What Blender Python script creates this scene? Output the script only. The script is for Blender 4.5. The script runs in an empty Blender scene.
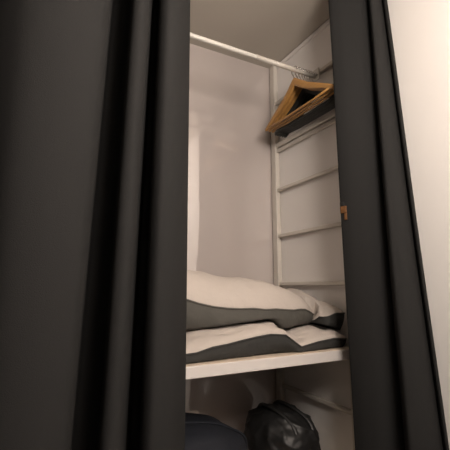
import bpy, bmesh, math, random
from mathutils import Vector, Matrix, noise
R = math.radians
C = bpy.context.scene.collection
H = 1.53                      # camera height above the floor
XR, YB, ZC = 0.816, 1.142, 0.867 + H
ZS = -0.167 + H               # top of the visible shelf
random.seed(4)

# ------------------------------------------------------------------ materials
def mat(name, col, rough=0.6, metal=0.0, coat=0.0, coat_rough=0.05, spec=0.5, noise_scale=0, noise_amt=0.0,
        bump=0.0, bump_scale=200, sheen=0.0, stretch=None, coat_ior=None, bump_dist=0.002):
    m = bpy.data.materials.new(name); m.use_nodes = True
    nt = m.node_tree; b = nt.nodes['Principled BSDF']
    b.inputs['Base Color'].default_value = (*col, 1)
    b.inputs['Roughness'].default_value = rough
    b.inputs['Metallic'].default_value = metal
    b.inputs['Specular IOR Level'].default_value = spec
    b.inputs['Coat Weight'].default_value = coat
    b.inputs['Coat Roughness'].default_value = coat_rough
    if sheen:
        b.inputs['Sheen Weight'].default_value = sheen
        b.inputs['Sheen Roughness'].default_value = 0.4
    tc = nt.nodes.new('ShaderNodeTexCoord')
    src = tc.outputs['Object']
    if stretch:
        mp = nt.nodes.new('ShaderNodeMapping'); mp.inputs['Scale'].default_value = stretch
        nt.links.new(src, mp.inputs['Vector']); src = mp.outputs['Vector']
    if noise_amt:
        n = nt.nodes.new('ShaderNodeTexNoise'); n.inputs['Scale'].default_value = noise_scale
        n.inputs['Detail'].default_value = 5
        nt.links.new(src, n.inputs['Vector'])
        mx = nt.nodes.new('ShaderNodeMix'); mx.data_type = 'RGBA'
        mx.inputs['A'].default_value = (*[c * (1 - noise_amt) for c in col], 1)
        mx.inputs['B'].default_value = (*[min(1, c * (1 + noise_amt)) for c in col], 1)
        nt.links.new(n.outputs['Fac'], mx.inputs['Factor'])
        nt.links.new(mx.outputs['Result'], b.inputs['Base Color'])
    if bump:
        n = nt.nodes.new('ShaderNodeTexNoise'); n.inputs['Scale'].default_value = bump_scale
        n.inputs['Detail'].default_value = 3
        nt.links.new(src, n.inputs['Vector'])
        bp = nt.nodes.new('ShaderNodeBump'); bp.inputs['Strength'].default_value = bump
        bp.inputs['Distance'].default_value = bump_dist
        nt.links.new(n.outputs['Fac'], bp.inputs['Height'])
        nt.links.new(bp.outputs['Normal'], b.inputs['Normal'])
    if coat_ior: b.inputs['Coat IOR'].default_value = coat_ior
    return m

M = dict(
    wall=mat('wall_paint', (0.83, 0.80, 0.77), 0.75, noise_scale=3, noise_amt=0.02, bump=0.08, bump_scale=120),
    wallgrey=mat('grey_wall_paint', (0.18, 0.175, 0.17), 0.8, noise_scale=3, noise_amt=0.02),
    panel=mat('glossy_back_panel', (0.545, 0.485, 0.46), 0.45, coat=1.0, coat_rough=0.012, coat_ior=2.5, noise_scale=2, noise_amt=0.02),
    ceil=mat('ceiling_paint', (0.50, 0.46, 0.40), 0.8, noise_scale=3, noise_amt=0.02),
    floor=mat('floor_wood', (0.09, 0.07, 0.055), 0.5, noise_scale=6, noise_amt=0.3, stretch=(1, 8, 1)),
    metal=mat('white_lacquered_metal', (0.60, 0.56, 0.50), 0.4),
    rod=mat('white_rod_metal', (0.70, 0.68, 0.63), 0.3),
    chrome=mat('chrome_wire', (0.75, 0.74, 0.72), 0.22, metal=1.0),
    shelf=mat('shelf_white', (0.62, 0.585, 0.56), 0.45),
    shelftop=mat('shelf_top_beige', (0.60, 0.50, 0.40), 0.5, noise_scale=12, noise_amt=0.06, stretch=(1, 10, 1)),
    curtain=mat('charcoal_curtain_cloth', (0.0205, 0.0203, 0.0200), 0.85, noise_scale=320, noise_amt=0.12,
                bump=0.25, bump_scale=700, spec=0.12),
    wood=mat('hanger_wood', (0.42, 0.22, 0.065), 0.4, noise_scale=30, noise_amt=0.3, stretch=(6, 1, 6)),
    wooddark=mat('hanger_wood_brown', (0.24, 0.12, 0.045), 0.45, noise_scale=30, noise_amt=0.3, stretch=(6, 1, 6)),
    black=mat('hanger_black', (0.018, 0.02, 0.018), 0.55, noise_scale=60, noise_amt=0.2),
    linen=mat('off_white_cotton', (0.47, 0.42, 0.38), 0.85, noise_scale=30, noise_amt=0.04, bump=1.0, bump_scale=22, bump_dist=.006),
    linen_grey=mat('dark_grey_cotton', (0.088, 0.084, 0.074), 0.85, noise_scale=25, noise_amt=0.15, bump=0.9, bump_scale=18, bump_dist=.006),
    linen_dark=mat('charcoal_cotton', (0.034, 0.034, 0.032), 0.85, noise_scale=25, noise_amt=0.15, bump=0.9, bump_scale=18, bump_dist=.006),
    navy=mat('navy_cloth', (0.0055, 0.0075, 0.0135), 0.8, noise_scale=40, noise_amt=0.2, bump=0.3, bump_scale=90),
    bag=mat('shiny_black_nylon', (0.012, 0.012, 0.012), 0.5, noise_scale=14, noise_amt=0.3, bump=0.5, bump_scale=28),
    orange=mat('orange_tag_cloth', (0.13, 0.052, 0.012), 0.7, noise_scale=300, noise_amt=0.2),
    tagdark=mat('black_tag_cloth', (0.01, 0.01, 0.01), 0.8, noise_scale=300, noise_amt=0.2),
    skin=mat('door_white', (0.8, 0.78, 0.75), 0.4),
)
lampm = bpy.data.materials.new('lamp_glow'); lampm.use_nodes = True
_b = lampm.node_tree.nodes['Principled BSDF']
_b.inputs['Emission Color'].default_value = (1.0, 0.88, 0.79, 1)
_b.inputs['Emission Strength'].default_value = 38.0

# ------------------------------------------------------------------ helpers
def link(o, parent=None):
    C.objects.link(o)
    if parent: o.parent = parent
    return o

def obj(name, bm, m, parent=None, smooth=False, bevel=0.0):
    me = bpy.data.meshes.new(name)
    bmesh.ops.recalc_face_normals(bm, faces=bm.faces)
    bm.to_mesh(me); bm.free()
    for mm in (m if isinstance(m, (list, tuple)) else [m]): me.materials.append(mm)
    if smooth:
        for p in me.polygons: p.use_smooth = True
    o = bpy.data.objects.new(name, me); link(o, parent)
    if bevel:
        bv = o.modifiers.new('bevel', 'BEVEL'); bv.width = bevel; bv.segments = 2
        bv.limit_method = 'ANGLE'; bv.angle_limit = R(40)
    return o

def add_box(bm, x0, x1, y0, y1, z0, z1):
    vs = [bm.verts.new((x, y, z)) for z in (z0, z1) for x, y in ((x0, y0), (x1, y0), (x1, y1), (x0, y1))]
    for f in ((0, 3, 2, 1), (4, 5, 6, 7), (0, 1, 5, 4), (1, 2, 6, 5), (2, 3, 7, 6), (3, 0, 4, 7)):
        bm.faces.new([vs[i] for i in f])

def box(name, a, m, parent=None, bevel=0.0):
    bm = bmesh.new(); add_box(bm, *a); return obj(name, bm, m, parent, bevel=bevel)

def add_tube(bm, pts, r, n=10, radii=None, flat=None):
    """Tube along pts; flat=(vector, k) squashes the section along vector."""
    pts = [Vector(p) for p in pts]; rings = []
    up0 = None
    for i, p in enumerate(pts):
        t = (pts[min(i + 1, len(pts) - 1)] - pts[max(i - 1, 0)]).normalized()
        if up0 is None:
            up0 = Vector((1, 0, 0)) if abs(t.x) < 0.8 else Vector((0, 0, 1))
        a = (up0 - t * up0.dot(t)).normalized(); b = t.cross(a); up0 = a
        rr = radii[i] if radii else r
        ring = []
        for k in range(n):
            q = 2 * math.pi * k / n
            d = a * math.cos(q) * rr + b * math.sin(q) * rr
            if flat: d -= flat[0] * d.dot(flat[0]) * (1 - flat[1])
            ring.append(bm.verts.new(p + d))
        rings.append(ring)
    for r0, r1 in zip(rings, rings[1:]):
        for k in range(n):
            bm.faces.new((r0[k], r0[(k + 1) % n], r1[(k + 1) % n], r1[k]))
    bm.faces.new(rings[0][::-1]); bm.faces.new(rings[-1])

def tag(o, label, cat, group=None):
    o['label'] = label; o['category'] = cat
    if group: o['group'] = group
    return o

def thing(name, label, cat, loc, group=None):
    o = bpy.data.objects.new(name, None); link(o)
    o.location = loc; o.empty_display_size = 0.05
    return tag(o, label, cat, group)

def struct(name, bm, m):
    o = obj(name, bm, m); o['kind'] = 'structure'; return o
def sbox(name, a, m):
    bm = bmesh.new(); add_box(bm, *a); return struct(name, bm, m)

def smoothstep(t):
    t = max(0, min(1, t)); return t * t * (3 - 2 * t)

def catmull(pts, n=8):
    P = [Vector(p) for p in pts]; out = []
    for i in range(len(P) - 1):
        p0, p1, p2, p3 = P[max(i - 1, 0)], P[i], P[i + 1], P[min(i + 2, len(P) - 1)]
        for k in range(n):
            t = k / n
            out.append(0.5 * ((2 * p1) + (p2 - p0) * t + (2 * p0 - 5 * p1 + 4 * p2 - p3) * t * t
                              + (3 * p1 - p0 - 3 * p2 + p3) * t ** 3))
    out.append(P[-1]); return out

# ------------------------------------------------------------------ camera
F_PX = 370.0
yaw, pitch = R(27.6), R(9.2)
cam = bpy.data.cameras.new('camera'); co = bpy.data.objects.new('camera', cam); link(co)
co.location = (0, 0, H)
co.rotation_euler = (R(90) + pitch, 0, -yaw)
cam.sensor_width = 36; cam.lens = 36 * F_PX / 450; cam.clip_start = 0.02
bpy.context.scene.camera = co
fw = Vector((math.sin(yaw) * math.cos(pitch), math.cos(yaw) * math.cos(pitch), math.sin(pitch)))
rt = Vector((math.cos(yaw), -math.sin(yaw), 0)); up = rt.cross(fw)
def sight(px, py, Y):
    """A survey helper: the point at depth Y on a sight line measured in the photograph."""
    d = fw * F_PX + rt * (px - 225) + up * (225 - py)
    p = d * (Y / d.y); return Vector((p.x, p.y, p.z + H))

# ------------------------------------------------------------------ room shell
XL, YF = -1.45, -1.9
sbox('floor', (XL - .1, XR + .1, YF - .1, YB + .1, -0.06, 0), M['floor'])
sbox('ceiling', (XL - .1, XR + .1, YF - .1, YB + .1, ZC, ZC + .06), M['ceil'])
sbox('wall_right', (XR, XR + .1, YF, YB, 0, ZC), M['wall'])
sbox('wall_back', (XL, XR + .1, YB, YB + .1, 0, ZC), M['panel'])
sbox('wall_left', (XL - .1, XL, YF, YB, 0, ZC), M['wallgrey'])
sbox('wall_front', (XL, XR + .1, YF - .1, YF, 0, ZC), M['wallgrey'])
sbox('wall_partition', (XL, -0.42, 0.78, YB, 0, ZC), M['wall'])
# shadow-gap trim where the closet ceiling meets the right wall
sbox('trim_1', (XR - .007, XR, YF + .001, YB - .001, ZC - .018, ZC - .0035), M['wall'])

# ------------------------------------------------------------------ side frames of the shelving
def side_frame(x_wall, sgn, label):
    """Ladder-like frame; x_wall is the face it stands against, sgn the way it faces."""
    root = thing('ladder_rack', label, 'rack', (x_wall, 0.95, 0))
    def bx(name, u0, u1, y0, y1, z0, z1, bev=0.002):
        xs = sorted((sgn * u0, sgn * u1))
        return box(name, (xs[0], xs[1], y0 - .95, y1 - .95, z0, z1), M['metal'], root, bev)
    top = ZC - .001
    bx('upright', 0.001, 0.020, 1.108, 1.136, 0.0, top)
    bx('upright', 0.001, 0.020, 0.762, 0.788, 0.0, top)
    z = 0.6995 + H
    k = 0
    while z > 0.05:
        h = 0.0095 if k == 1 else 0.0065
        bx('rung', 0.003, 0.017, 0.7882, 1.1078, z - h, z + h, 0.003)
        if k == 1:   # the doubled rung under the hangers
            bx('rung', 0.003, 0.013, 0.7882, 1.1078, z - h - .0175, z - h - .0035, 0.002)
        z -= 0.1738; k += 1
    for yy in (0.775, 1.122):
        bx('foot', 0.0005, 0.024, yy - .014, yy + .014, 0.0005, 0.012)
    return root
side_frame(XR, -1, 'white metal ladder frame with rungs standing against the right closet wall')

# ------------------------------------------------------------------ shelves and rod
def shelf(z, label):
    root = thing('shelf', label, 'shelf', (0.40, 0.94, z), 'white closet shelves')
    box('board', (-0.445, 0.392, -0.188, 0.1985, -0.022, -0.003), M['shelf'], root, 0.0015)
    box('surface', (-0.445, 0.392, -0.188, 0.1985, -0.0029, 0), M['shelftop'], root)
    box('front_edge', (-0.445, 0.392, -0.192, -0.1882, -0.026, -0.0008), M['shelf'], root, 0.0015)
    for xx in (-0.40, 0.36):
        box('bracket', (xx, xx + .012, -0.165, 0.165, -0.034, -0.0222), M['metal'], root, 0.001)
    return root
shelf(ZS, 'white shelf with beige top carrying the stacked pillows')
shelf(-0.520 + H, 'lower closet shelf beneath the navy bundle and black bag')

ROD_Y, ROD_Z, ROD_R = 0.868, 0.684 + H, 0.0066
root = thing('clothes_rail', 'round white clothes rail running below the closet ceiling', 'clothes rail', (0.40, ROD_Y, ROD_Z))
bm = bmesh.new(); add_tube(bm, [(-0.44, 0, 0), (0.392, 0, 0)], ROD_R, 20); obj('rail_tube', bm, M['rod'], root, True)
bm = bmesh.new(); add_tube(bm, [(0.16, 0, 0), (0.392, 0, 0)], ROD_R + .0009, 20)
obj('sleeve', bm, M['metal'], root, True)
box('bracket', (0.3925, 0.3985, -0.016, 0.016, -0.014, 0.026), M['metal'], root, 0.002)

# ------------------------------------------------------------------ curtain rail and curtains
root = thing('curtain_rail', 'white curtain track fixed under the ceiling above the dark curtains', 'curtain rail', (0.2, 0.66, ZC))
box('track', (-0.62, 0.606, -0.012, 0.012, -0.016, -0.0003), M['metal'], root, 0.002)
box('end_cap', (0.6065, 0.612, -0.014, 0.014, -0.018, -0.0003), M['metal'], root, 0.002)
box('end_cap', (-0.626, -0.6205, -0.014, 0.014, -0.018, -0.0003), M['metal'], root, 0.002)

ZT, ZB = ZC - 0.020, 0.015
def curtain_profile(ctrl):
    top, bot = [], []
    for c in ctrl:
        xt, xb, yt, yb = c if len(c) == 4 else (c[0], c[1], c[2], c[2])
        a, b = sight(xt, 0, yt), sight(xb, 450, yb)
        def at(z, a=a, b=b):
            t = (z - a.z) / (b.z - a.z)
            t = t if t < 1 else 1 + (t - 1) * 0.35      # the flare eases off towards the floor
            q = a.lerp(b, t); return Vector((q.x, q.y, z))
        top.append(at)
    return top
def curtain_grid(ctrl, nz=44, n=7):
    fs = curtain_profile(ctrl); rows = []
    for j in range(nz + 1):
        z = ZT + (ZB - ZT) * j / nz
        row = catmull([f(z) for f in fs], n)
        for i, p in enumerate(row):
            w = noise.noise(Vector((p.x * 6, p.y * 6, z * 1.6))) * 0.0035
            p.y += w
            p.x = min(p.x, XR - 0.006)
            p.z = z
        rows.append(row)
    return rows
def make_curtain(name, ctrl, label):
    rows = curtain_grid(ctrl)
    bm = bmesh.new()
    vs = [[bm.verts.new(p) for p in r] for r in rows]
    for r0, r1 in zip(vs, vs[1:]):
        for i in range(len(r0) - 1):
            bm.faces.new((r0[i], r0[i + 1], r1[i + 1], r1[i]))
    o = obj(name, bm, M['curtain'], None, True)
    so = o.modifiers.new('solid', 'SOLIDIFY'); so.thickness = 0.0016; so.offset = 0
    tag(o, label, 'curtain')
    return o, rows

left_ctrl = [(-330, -380, .71), (-300, -345, .60), (-270, -310, .59), (-245, -285, .71), (-215, -250, .71),
             (-180, -215, .60), (-140, -175, .58), (-100, -140, .60), (-80, -118, .70), (-50, -95, .71),
             (-18, -58, .67), (8, -35, .615), (30, -14, .585), (60, 20, .575), (90, 50, .580), (106, 65, .595),
             (112, 70, .630), (111, 69.5, .68), (114, 74, .725), (124, 88, .730), (132, 98, .70), (133.5, 100, .665), (131.8, 98, .632),
             (135, 102, .606), (144, 113, .600), (150, 121, .618), (152, 125, .66), (151, 125, .70), (154, 130, .725),
             (160.5, 140, .71), (161, 141, .665), (159.6, 139.6, .632), (162.5, 143, .612), (169, 151, .600), (177, 164, .605), (184, 176, .628),
             (189.5, 184, .668), (188.5, 183, .700), (183, 178, .712)]
cl, rows_l = make_curtain('curtain', left_ctrl, 'wide charcoal curtain with deep folds hanging left of the closet opening')
right_ctrl = [(329, 357, .693), (328, 356, .691), (331, 359, .682), (340, 367, .664, .662),
              (352, 381, .645, .635), (361, 395, .632, .620), (366.3, 404, .634, .612), (367.4, 405.6, .640, .619),
              (367.6, 405.8, .648, .627), (368.0, 406.2, .640, .617), (367.8, 406.0, .622, .588), (369.5, 408.5, .607, .560), (373, 417, .600, .545),
              (377, 429, .598, .532), (379.8, 439, .600, .527), (381.0, 442.8, .605, .529), (381.3, 443.3, .609, .532),
              (381.8, 444.2, .604, .527), (383, 446, .592, .517), (385.5, 448.3, .585, .513), (386.3, 449, .589, .518)]
crt, rows_r = make_curtain('curtain', right_ctrl, 'narrow charcoal curtain gathered against the bright right wall')

# a small orange and black cloth tag on the inner edge of the right curtain
def on_curtain(u, z):
    r = (ZT - z) / (ZT - ZB) * (len(rows_r) - 1); j = min(int(r), len(rows_r) - 2); t = r - j
    i = min(int(u), len(rows_r[0]) - 2); s = u - i
    a = rows_r[j][i].lerp(rows_r[j][i + 1], s); b = rows_r[j + 1][i].lerp(rows_r[j + 1][i + 1], s)
    return a.lerp(b, t)
def patch(name, u0, u1, z0, z1, m, parent):
    bm = bmesh.new(); nu, nz = 8, 6; front = []; back = []
    for j in range(nz + 1):
        fr, br = [], []
        for i in range(nu + 1):
            u = u0 + (u1 - u0) * i / nu; z = z0 + (z1 - z0) * j / nz
            p = on_curtain(u, z)
            d = on_curtain(min(u + .3, 70), z) - on_curtain(u - .3, z)
            n = Vector((d.y, -d.x, 0)).normalized()
            if n.dot(Vector((-1, -1, 0))) < 0: n = -n
            fr.append(bm.verts.new(p + n * 0.0030)); br.append(bm.verts.new(p + n * 0.0013))
        front.append(fr); back.append(br)
    for g in (front, back):
        for a, b in zip(g, g[1:]):
            for i in range(nu): bm.faces.new((a[i], a[i + 1], b[i + 1], b[i]))
    for i in range(nu):
        bm.faces.new((front[0][i], front[0][i + 1], back[0][i + 1], back[0][i]))
        bm.faces.new((front[-1][i], front[-1][i + 1], back[-1][i + 1], back[-1][i]))
    for j in range(nz):
        bm.faces.new((front[j][0], front[j + 1][0], back[j + 1][0], back[j][0]))
        bm.faces.new((front[j][-1], front[j + 1][-1], back[j + 1][-1], back[j][-1]))
    o = obj(name, bm, m, parent, True); o['label'] = 'small cloth tag on the inner curtain edge'
    return o
zt = 0.197 + H
patch('tag', 8.5, 17.0, zt - .016, zt + .002, M['orange'], crt)
patch('tag', 8.5, 15.0, zt + .0025, zt + .013, M['tagdark'], crt)
patch('tag', 14.6, 17.1, zt - .034, zt - .0165, M['orange'], crt)

# ------------------------------------------------------------------ hangers
def make_hanger(m, label, half=0.168, thick=0.0055, broad=True, drop=0.094):
    """Hangs in its local YZ plane; origin where the hook rests over the rail centre."""
    root = thing('clothes_hanger', label, 'hanger', (0, 0, 0))
    az = -0.036                                        # apex below the rail
    bm = bmesh.new()
    sec = []
    N = 40
    for i in range(N + 1):
        u = -1 + 2 * i / N; a = abs(u)
        y = u * half
        ztop = az + 0.003 - drop * a ** 1.08 - 0.014 * (1 - math.exp(-(a * 5.5) ** 2)) + 0.004
        w = (0.028 if broad else 0.040) * (1 - 0.55 * a) * (1.0 if a < .96 else .7)
        x0 = thick * (1 - .25 * a)
        bow = 0
        sec.append([bm.verts.new((bow + sx * x0, y, z)) for sx, z in
                    ((-.7, ztop), (.7, ztop), (1, ztop - w * .25), (1, ztop - w * .75), (.7, ztop - w), (-.7, ztop - w),
                     (-1, ztop - w * .75), (-1, ztop - w * .25))])
    for a, b in zip(sec, sec[1:]):
        for k in range(8): bm.faces.new((a[k], a[(k + 1) % 8], b[(k + 1) % 8], b[k]))
    bm.faces.new(sec[0][::-1]); bm.faces.new(sec[-1])
    obj('body', bm, m, root, False, 0.0008)
    zb = az - drop - 0.0085
    bm = bmesh.new()
    bx = 0
    add_tube(bm, [(bx, -half * .955, zb + .001), (bx * .8, -half * .5, zb - .004), (bx * .8, half * .5, zb - .004), (bx, half * .955, zb + .001)],
             0.0038 if broad else 0.0042, 10)
    obj('bar', bm, m, root, True)
    HR = 0.0135; HC = ROD_R + .0009 + .0021 - HR           # the wire loop rests on the rail
    pts = [(0, 0, az - .012), (0, 0, az + .004), (0, 0.003, -0.026)]
    for k in range(0, 15):
        q = R(-52) + R(232) * k / 14
        pts.append((0, HR * math.cos(q), HC + HR * math.sin(q)))
    bm = bmesh.new(); add_tube(bm, pts, 0.0021, 8)
    h = obj('hook', bm, M['chrome'], root, True); h['label'] = 'thin chrome wire hook'
    return root
def copy_thing(o, label):
    c = o.copy(); C.objects.link(c); c['label'] = label
    for ch in o.children:
        d = ch.copy(); C.objects.link(d); d.parent = c
    return c
wl = ['light wooden hanger with crossbar, frontmost on the rail', 'wooden hanger pressed second behind the front light hanger',
      'wooden hanger between the other wooden hangers and the black ones']
bl = ['black hanger nearest the wooden hangers on the rail', 'second black hanger counted from the wooden hangers',
      'middle black hanger of the five packed on the rail', 'black hanger second from the right end of the rail',
      'black hanger at the right end of the rail beside the ladder frame']
w0 = make_hanger(M['wood'], wl[0])
b0 = make_hanger(M['black'], bl[0], 0.1705, 0.0040, False, 0.0975)
spots = [(w0, 0.7060, 0.0, 0.0, wl[0]), (w0, 0.7205, 0.0, 0.0, wl[1]), (w0, 0.7345, 0.0, 0.0, wl[2])]
spots += [(b0, 0.7475 + .0104 * i, 0.0, 0.0, bl[i]) for i in range(5)]
first = set()
for src, x, rz, rx, lab in spots:
    o = src if src.name not in first else copy_thing(src, lab)
    first.add(src.name)
    o.location = (x, ROD_Y, ROD_Z + .0006); o.rotation_euler = (R(rx), 0, R(rz))
    o['label'] = lab; o['group'] = 'hangers on the clothes rail'

# ------------------------------------------------------------------ pillows
def interp(tab, x):
    if x <= tab[0][0]: return tab[0][1]
    for (a, va), (b, vb) in zip(tab, tab[1:]):
        if x <= b: return va + (vb - va) * smoothstep((x - a) / (b - a)) if True else 0
    return tab[-1][1]
surf = []            # support functions, lowest first
def support(x, y):
    return max([ZS] + [f(x, y) for f in surf])
def pillow(label, x0, x1, y0, y1, seam, ht, hb, m_top, m_side, p=3.2, rot=0.0, q=0.5, wr=0.004, seed=0, peak=(0, 0), lid=None):
    """Soft two-tone pillow: pale upper face, dark under face, a piped seam between them, lying on what is beneath it."""
    cx, cy = (x0 + x1) / 2, (y0 + y1) / 2; hx, hy = (x1 - x0) / 2, (y1 - y0) / 2
    N = 72; NR = 26
    def boundary(th):
        c, s = math.cos(th), math.sin(th)
        k = (abs(c) ** p + abs(s) ** p) ** (-1 / p)
        u, v = c * k, s * k
        return u, v
    def place(u, v):
        x, y = u * hx, v * hy
        return cx + x * math.cos(rot) - y * math.sin(rot), cy + x * math.sin(rot) + y * math.cos(rot)
    tops, bots = [], []
    bm_t, bm_b = bmesh.new(), bmesh.new()
    T, B = [], []
    for j in range(NR + 1):
        r = 1 - (1 - j / NR) ** 1.7
        tr, br = [], []
        for i in range(N):
            th = 2 * math.pi * i / N
            u, v = boundary(th); u *= r; v *= r
            x, y = place(u, v)
            w = noise.noise(Vector((x * 9 + seed, y * 9, seed))) * wr * 1.2 + noise.noise(Vector((x * 22 + seed, y * 16, 3 + seed))) * wr * .5
            crease = -wr * 1.2 * max(0, 1 - abs(noise.noise(Vector((x * 7 - y * 5 + seed, y * 4, 9 + seed)))) * 9)
            e = max(0.0, 1 - r ** 2.3) ** q
            zs = seam(x, y) + noise.noise(Vector((x * 17 + seed, y * 9, 5))) * .0045
            sup = support(x, y) + 0.0012 + (wr * .8 if surf else 0)
            zs = max(zs, sup + 0.004)
            bulge = ht * e * (1 + peak[0] * u + peak[1] * v)
            zt = zs + bulge + (w + crease) * min(1, e * 1.5)
            zb = zs - hb * max(0.0, 1 - r ** 2.3) ** .5 + w * .3 * e
            zb = max(zb, sup)
            zt = max(zt, zb + .006 + .012 * e)
            if lid:
                cap = lid(x, y) - .002
                zs = min(zs, max(cap - .002, sup + .002)); zt = max(min(zt, cap), sup + .003); zb = min(zb, zt - .002)
            if j == NR: zt = zb = zs + w * .4
            # soft bulge of the side walls: lower ring drawn in a little
            tr.append((x, y, zt)); br.append((x, y, zb))
        T.append(tr); B.append(br)
    root = thing('pillow', label, 'pillow', (cx, cy, ZS), 'pillows stacked on the shelf')
    off = Vector((cx, cy, ZS))
    for bm, G, in ((bm_t, T), (bm_b, B)):
        V = [[bm.verts.new(Vector(p_) - off) for p_ in row] for row in G[1:]]
        c = bm.verts.new(Vector((sum(p_[0] for p_ in G[1]) / N, sum(p_[1] for p_ in G[1]) / N, sum(p_[2] for p_ in G[1]) / N)) - off)
        for i in range(N): bm.faces.new((c, V[0][i], V[0][(i + 1) % N]))
        for a, b in zip(V, V[1:]):
            for i in range(N): bm.faces.new((a[i], a[(i + 1) % N], b[(i + 1) % N], b[i]))
    t = obj('upper_cover', bm_t, m_top, root, True); t['label'] = 'off-white upper cover'
    b = obj('under_cover', bm_b, m_side, root, True); b['label'] = 'dark grey under cover'
    bm = bmesh.new()
    ring = [Vector(p_) - off for p_ in T[-1]]
    n = 8; rr = 0.0022; rings = []
    for i in range(N):
        pnt = ring[i]; tg = (ring[(i + 1) % N] - ring[i - 1]).normalized()
        a = Vector((0, 0, 1)); a = (a - tg * a.dot(tg)).normalized(); bb = tg.cross(a)
        rings.append([bm.verts.new(pnt + a * rr * math.cos(2 * math.pi * k / n) + bb * rr * math.sin(2 * math.pi * k / n)) for k in range(n)])
    for i in range(N):
        r0, r1 = rings[i], rings[(i + 1) % N]
        for k in range(n): bm.faces.new((r0[k], r0[(k + 1) % n], r1[(k + 1) % n], r1[k]))
    obj('seam', bm, m_side, root, True)
    def height(x, y):
        dx, dy = x - cx, y - cy
        u = (dx * math.cos(-rot) - dy * math.sin(-rot)) / hx; v = (dx * math.sin(-rot) + dy * math.cos(-rot)) / hy
        r = (abs(u) ** p + abs(v) ** p) ** (1 / p)
        if r >= 1: return -9
        e = max(0.0, 1 - r ** 2.3) ** q
        zs = max(seam(x, y), ZS + .006)
        return zs + ht * e * (1 + peak[0] * u + peak[1] * v) + wr * .6
    surf.append(height)
    def under(x, y):
        dx, dy = x - cx, y - cy
        u = (dx * math.cos(-rot) - dy * math.sin(-rot)) / hx; v = (dx * math.sin(-rot) + dy * math.cos(-rot)) / hy
        r = (abs(u) ** p + abs(v) ** p) ** (1 / p)
        if r >= 1.035: return 99
        return seam(x, y) - .011 - hb * max(0.0, 1 - r ** 2.3) ** .5
    return under

def seam_low(x, y):
    f = interp([(-.2, -.140), (.20, -.146), (.31, -.147), (.38, -.134), (.47, -.124), (.555, -.117), (.605, -.153), (.66, -.146), (.72, -.138), (.80, -.146)], x)
    k = smoothstep((y - .79) / .2)
    return H + f * (1 - k) + (-.135) * k
def seam_mid(x, y):
    return H - .094 + .016 * smoothstep((x - .70) / .06)
def seam_top(x, y):
    f = interp([(.1, -.028), (.31, -.030), (.38, -.052), (.45, -.058), (.66, -.066), (.74, -.088)], x)
    k = smoothstep((y - .82) / .2)
    return H + f * (1 - k) + (f * .6 - .03) * k
pillow('large flat off-white and grey pillow lying lowest, directly on the shelf', -.06, .797, .764, 1.098, seam_low, .034, .10,
       M['linen'], M['linen_dark'], p=14, q=.42, wr=.009, seed=2)
lid = pillow('plump off-white pillow with grey underside lying topmost of the stack', -.10, .745, .803, 1.03, seam_top, .088, .11,
       M['linen'], M['linen_grey'], p=2.3, q=.62, wr=.004, seed=13, peak=(.12, 0), rot=R(-5))
surf.pop()
pillow('half-hidden pillow with dark border behind the top pillow, by the right curtain', .718, .797, .782, 1.095, seam_mid, .05, .10,
       M['linen'], M['linen_dark'], p=7, q=.55, wr=.004, seed=7, peak=(.3, .8), lid=lid)

# ------------------------------------------------------------------ lower compartment
ZL = -0.520 + H
def blob(name, centre, size, m, label, cat, fn=None, nu=64, nv=40, p=2.4):
    bm = bmesh.new(); rows = []
    for j in range(nv + 1):
        ph = -math.pi / 2 + math.pi * j / nv
        row = []
        for i in range(nu):
            th = 2 * math.pi * i / nu
            cp = math.copysign(abs(math.cos(ph)) ** (2 / p), math.cos(ph)); sp = math.copysign(abs(math.sin(ph)) ** (2 / p), math.sin(ph))
            c = math.copysign(abs(math.cos(th)) ** (2 / p), math.cos(th)); s = math.copysign(abs(math.sin(th)) ** (2 / p), math.sin(th))
            d = Vector((cp * c, cp * s, sp))
            k = fn(d, th, ph) if fn else 1
            pos = Vector((d.x * size[0] * k, d.y * size[1] * k, d.z * size[2] * (k if d.z > 0 else 1)))
            row.append(pos)
        rows.append(row)
    V = [[bm.verts.new(q) for q in r] for r in rows[1:-1]]
    for a, b in zip(V, V[1:]):
        for i in range(nu): bm.faces.new((a[i], a[(i + 1) % nu], b[(i + 1) % nu], b[i]))
    bot = bm.verts.new(rows[0][0]); tp = bm.verts.new(rows[-1][0])
    for i in range(nu):
        bm.faces.new((bot, V[0][(i + 1) % nu], V[0][i])); bm.faces.new((tp, V[-1][i], V[-1][(i + 1) % nu]))
    return bm
# navy bundle: a wide soft rounded heap
bm = blob('x', None, (.27, .145, .098), None, '', '', lambda d, th, ph: 1 + .05 * noise.noise(d * 2.2) + .015 * noise.noise(d * 6))
root = thing('fabric_bundle', 'dark navy padded fabric bundle lying low left under the shelf', 'fabric bundle', (.255, .915, ZL + .101))
obj('body', bm, M['navy'], root, True)
pts = []
bm = bmesh.new()
for k in range(41):
    q = math.pi * k / 40
    d = Vector((math.cos(q), -.12 , math.sin(q)))
    e = 1.0
    kk = 1 + .05 * noise.noise(d * 2.2)
    pts.append(Vector((.27 * math.copysign(abs(math.cos(q)) ** (2 / 2.4), math.cos(q)) * kk, -.03, .0985 * abs(math.sin(q)) ** (2 / 2.4) * kk)))
add_tube(bm, pts, .003, 8); obj('seam', bm, M['navy'], root, True)
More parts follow.
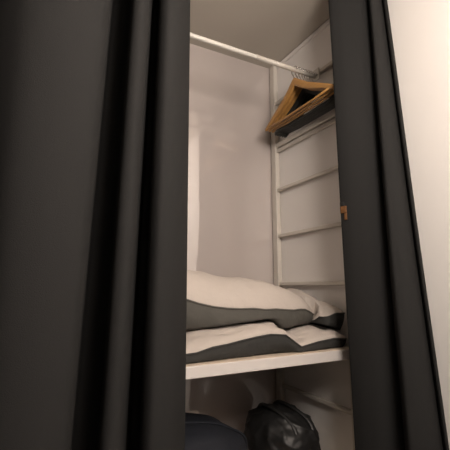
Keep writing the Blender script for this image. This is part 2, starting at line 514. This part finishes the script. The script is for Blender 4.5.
# black bag: crumpled shiny bag with ring-like folds
def bagfn(d, th, ph):
    a = Vector((-.55, -.25, .8)).normalized(); b = a.cross(Vector((0, 1, 0))).normalized(); c = a.cross(b)
    dn = d.normalized()
    az = math.atan2(dn.dot(c), dn.dot(b)); t = math.acos(max(-1, min(1, dn.dot(a))))
    f = smoothstep(t / .7)
    k = 1 - .07 * f * abs(math.sin(az * 4.5 + 1.6 * noise.noise(dn * 1.7))) ** .6 + .06 * noise.noise(dn * 2.3) + .02 * noise.noise(dn * 8)
    return min(k, 1.03)
bm = blob('x', None, (.104, .125, .084), None, '', '', bagfn, 110, 70, 2.2)
root = thing('bag', 'crumpled shiny black bag at the back right under the shelf', 'bag', (.685, .960, ZL + .086))
obj('body', bm, M['bag'], root, True)
for sx in (-.030, .028):
    pts = []
    for k in range(25):
        q = R(20) + R(140) * k / 24
        pts.append((sx + .012 * math.sin(q * 3), -.108 * math.cos(q) , .083 * math.sin(q) + .003))
    bm = bmesh.new(); add_tube(bm, pts, .007, 10, flat=(Vector((0, 0, 1)), .55))
    obj('strap', bm, M['bag'], root, True)

# ------------------------------------------------------------------ pendant lamp
LX, LY, LZ, LR = 0.30, -0.21, 0.55 + H, 0.17
root = thing('pendant_lamp', 'round glowing globe lamp hanging in the room in front of the closet', 'lamp', (LX, LY, ZC))
bm = bmesh.new(); bmesh.ops.create_cone(bm, cap_ends=True, segments=40, radius1=.045, radius2=.05, depth=.02,
                                        matrix=Matrix.Translation((0, 0, -.0105)))
obj('ceiling_rose', bm, M['metal'], root)
bm = bmesh.new(); add_tube(bm, [(0, 0, -.02), (0, 0, LZ + LR - ZC + .02)], .004, 10); obj('cord', bm, M['metal'], root, True)
bm = bmesh.new(); add_tube(bm, [(0, 0, LZ + LR - ZC + .03), (0, 0, LZ + LR - ZC - .006)], .03, 24); obj('socket', bm, M['metal'], root)
bm = bmesh.new()
bmesh.ops.create_uvsphere(bm, u_segments=40, v_segments=24, radius=LR, matrix=Matrix.Translation((0, 0, LZ - ZC)))
obj('lamp_shade', bm, lampm, root, True)

w = bpy.data.worlds.new('world'); bpy.context.scene.world = w; w.use_nodes = True
w.node_tree.nodes['Background'].inputs['Color'].default_value = (.02, .02, .022, 1)
vs = bpy.context.scene.view_settings
bpy.context.scene.display_settings.display_device = 'sRGB'
vs.view_transform = 'Standard'; vs.look = 'None'; vs.gamma = 1; vs.use_curve_mapping = False
vs.exposure = 0.0
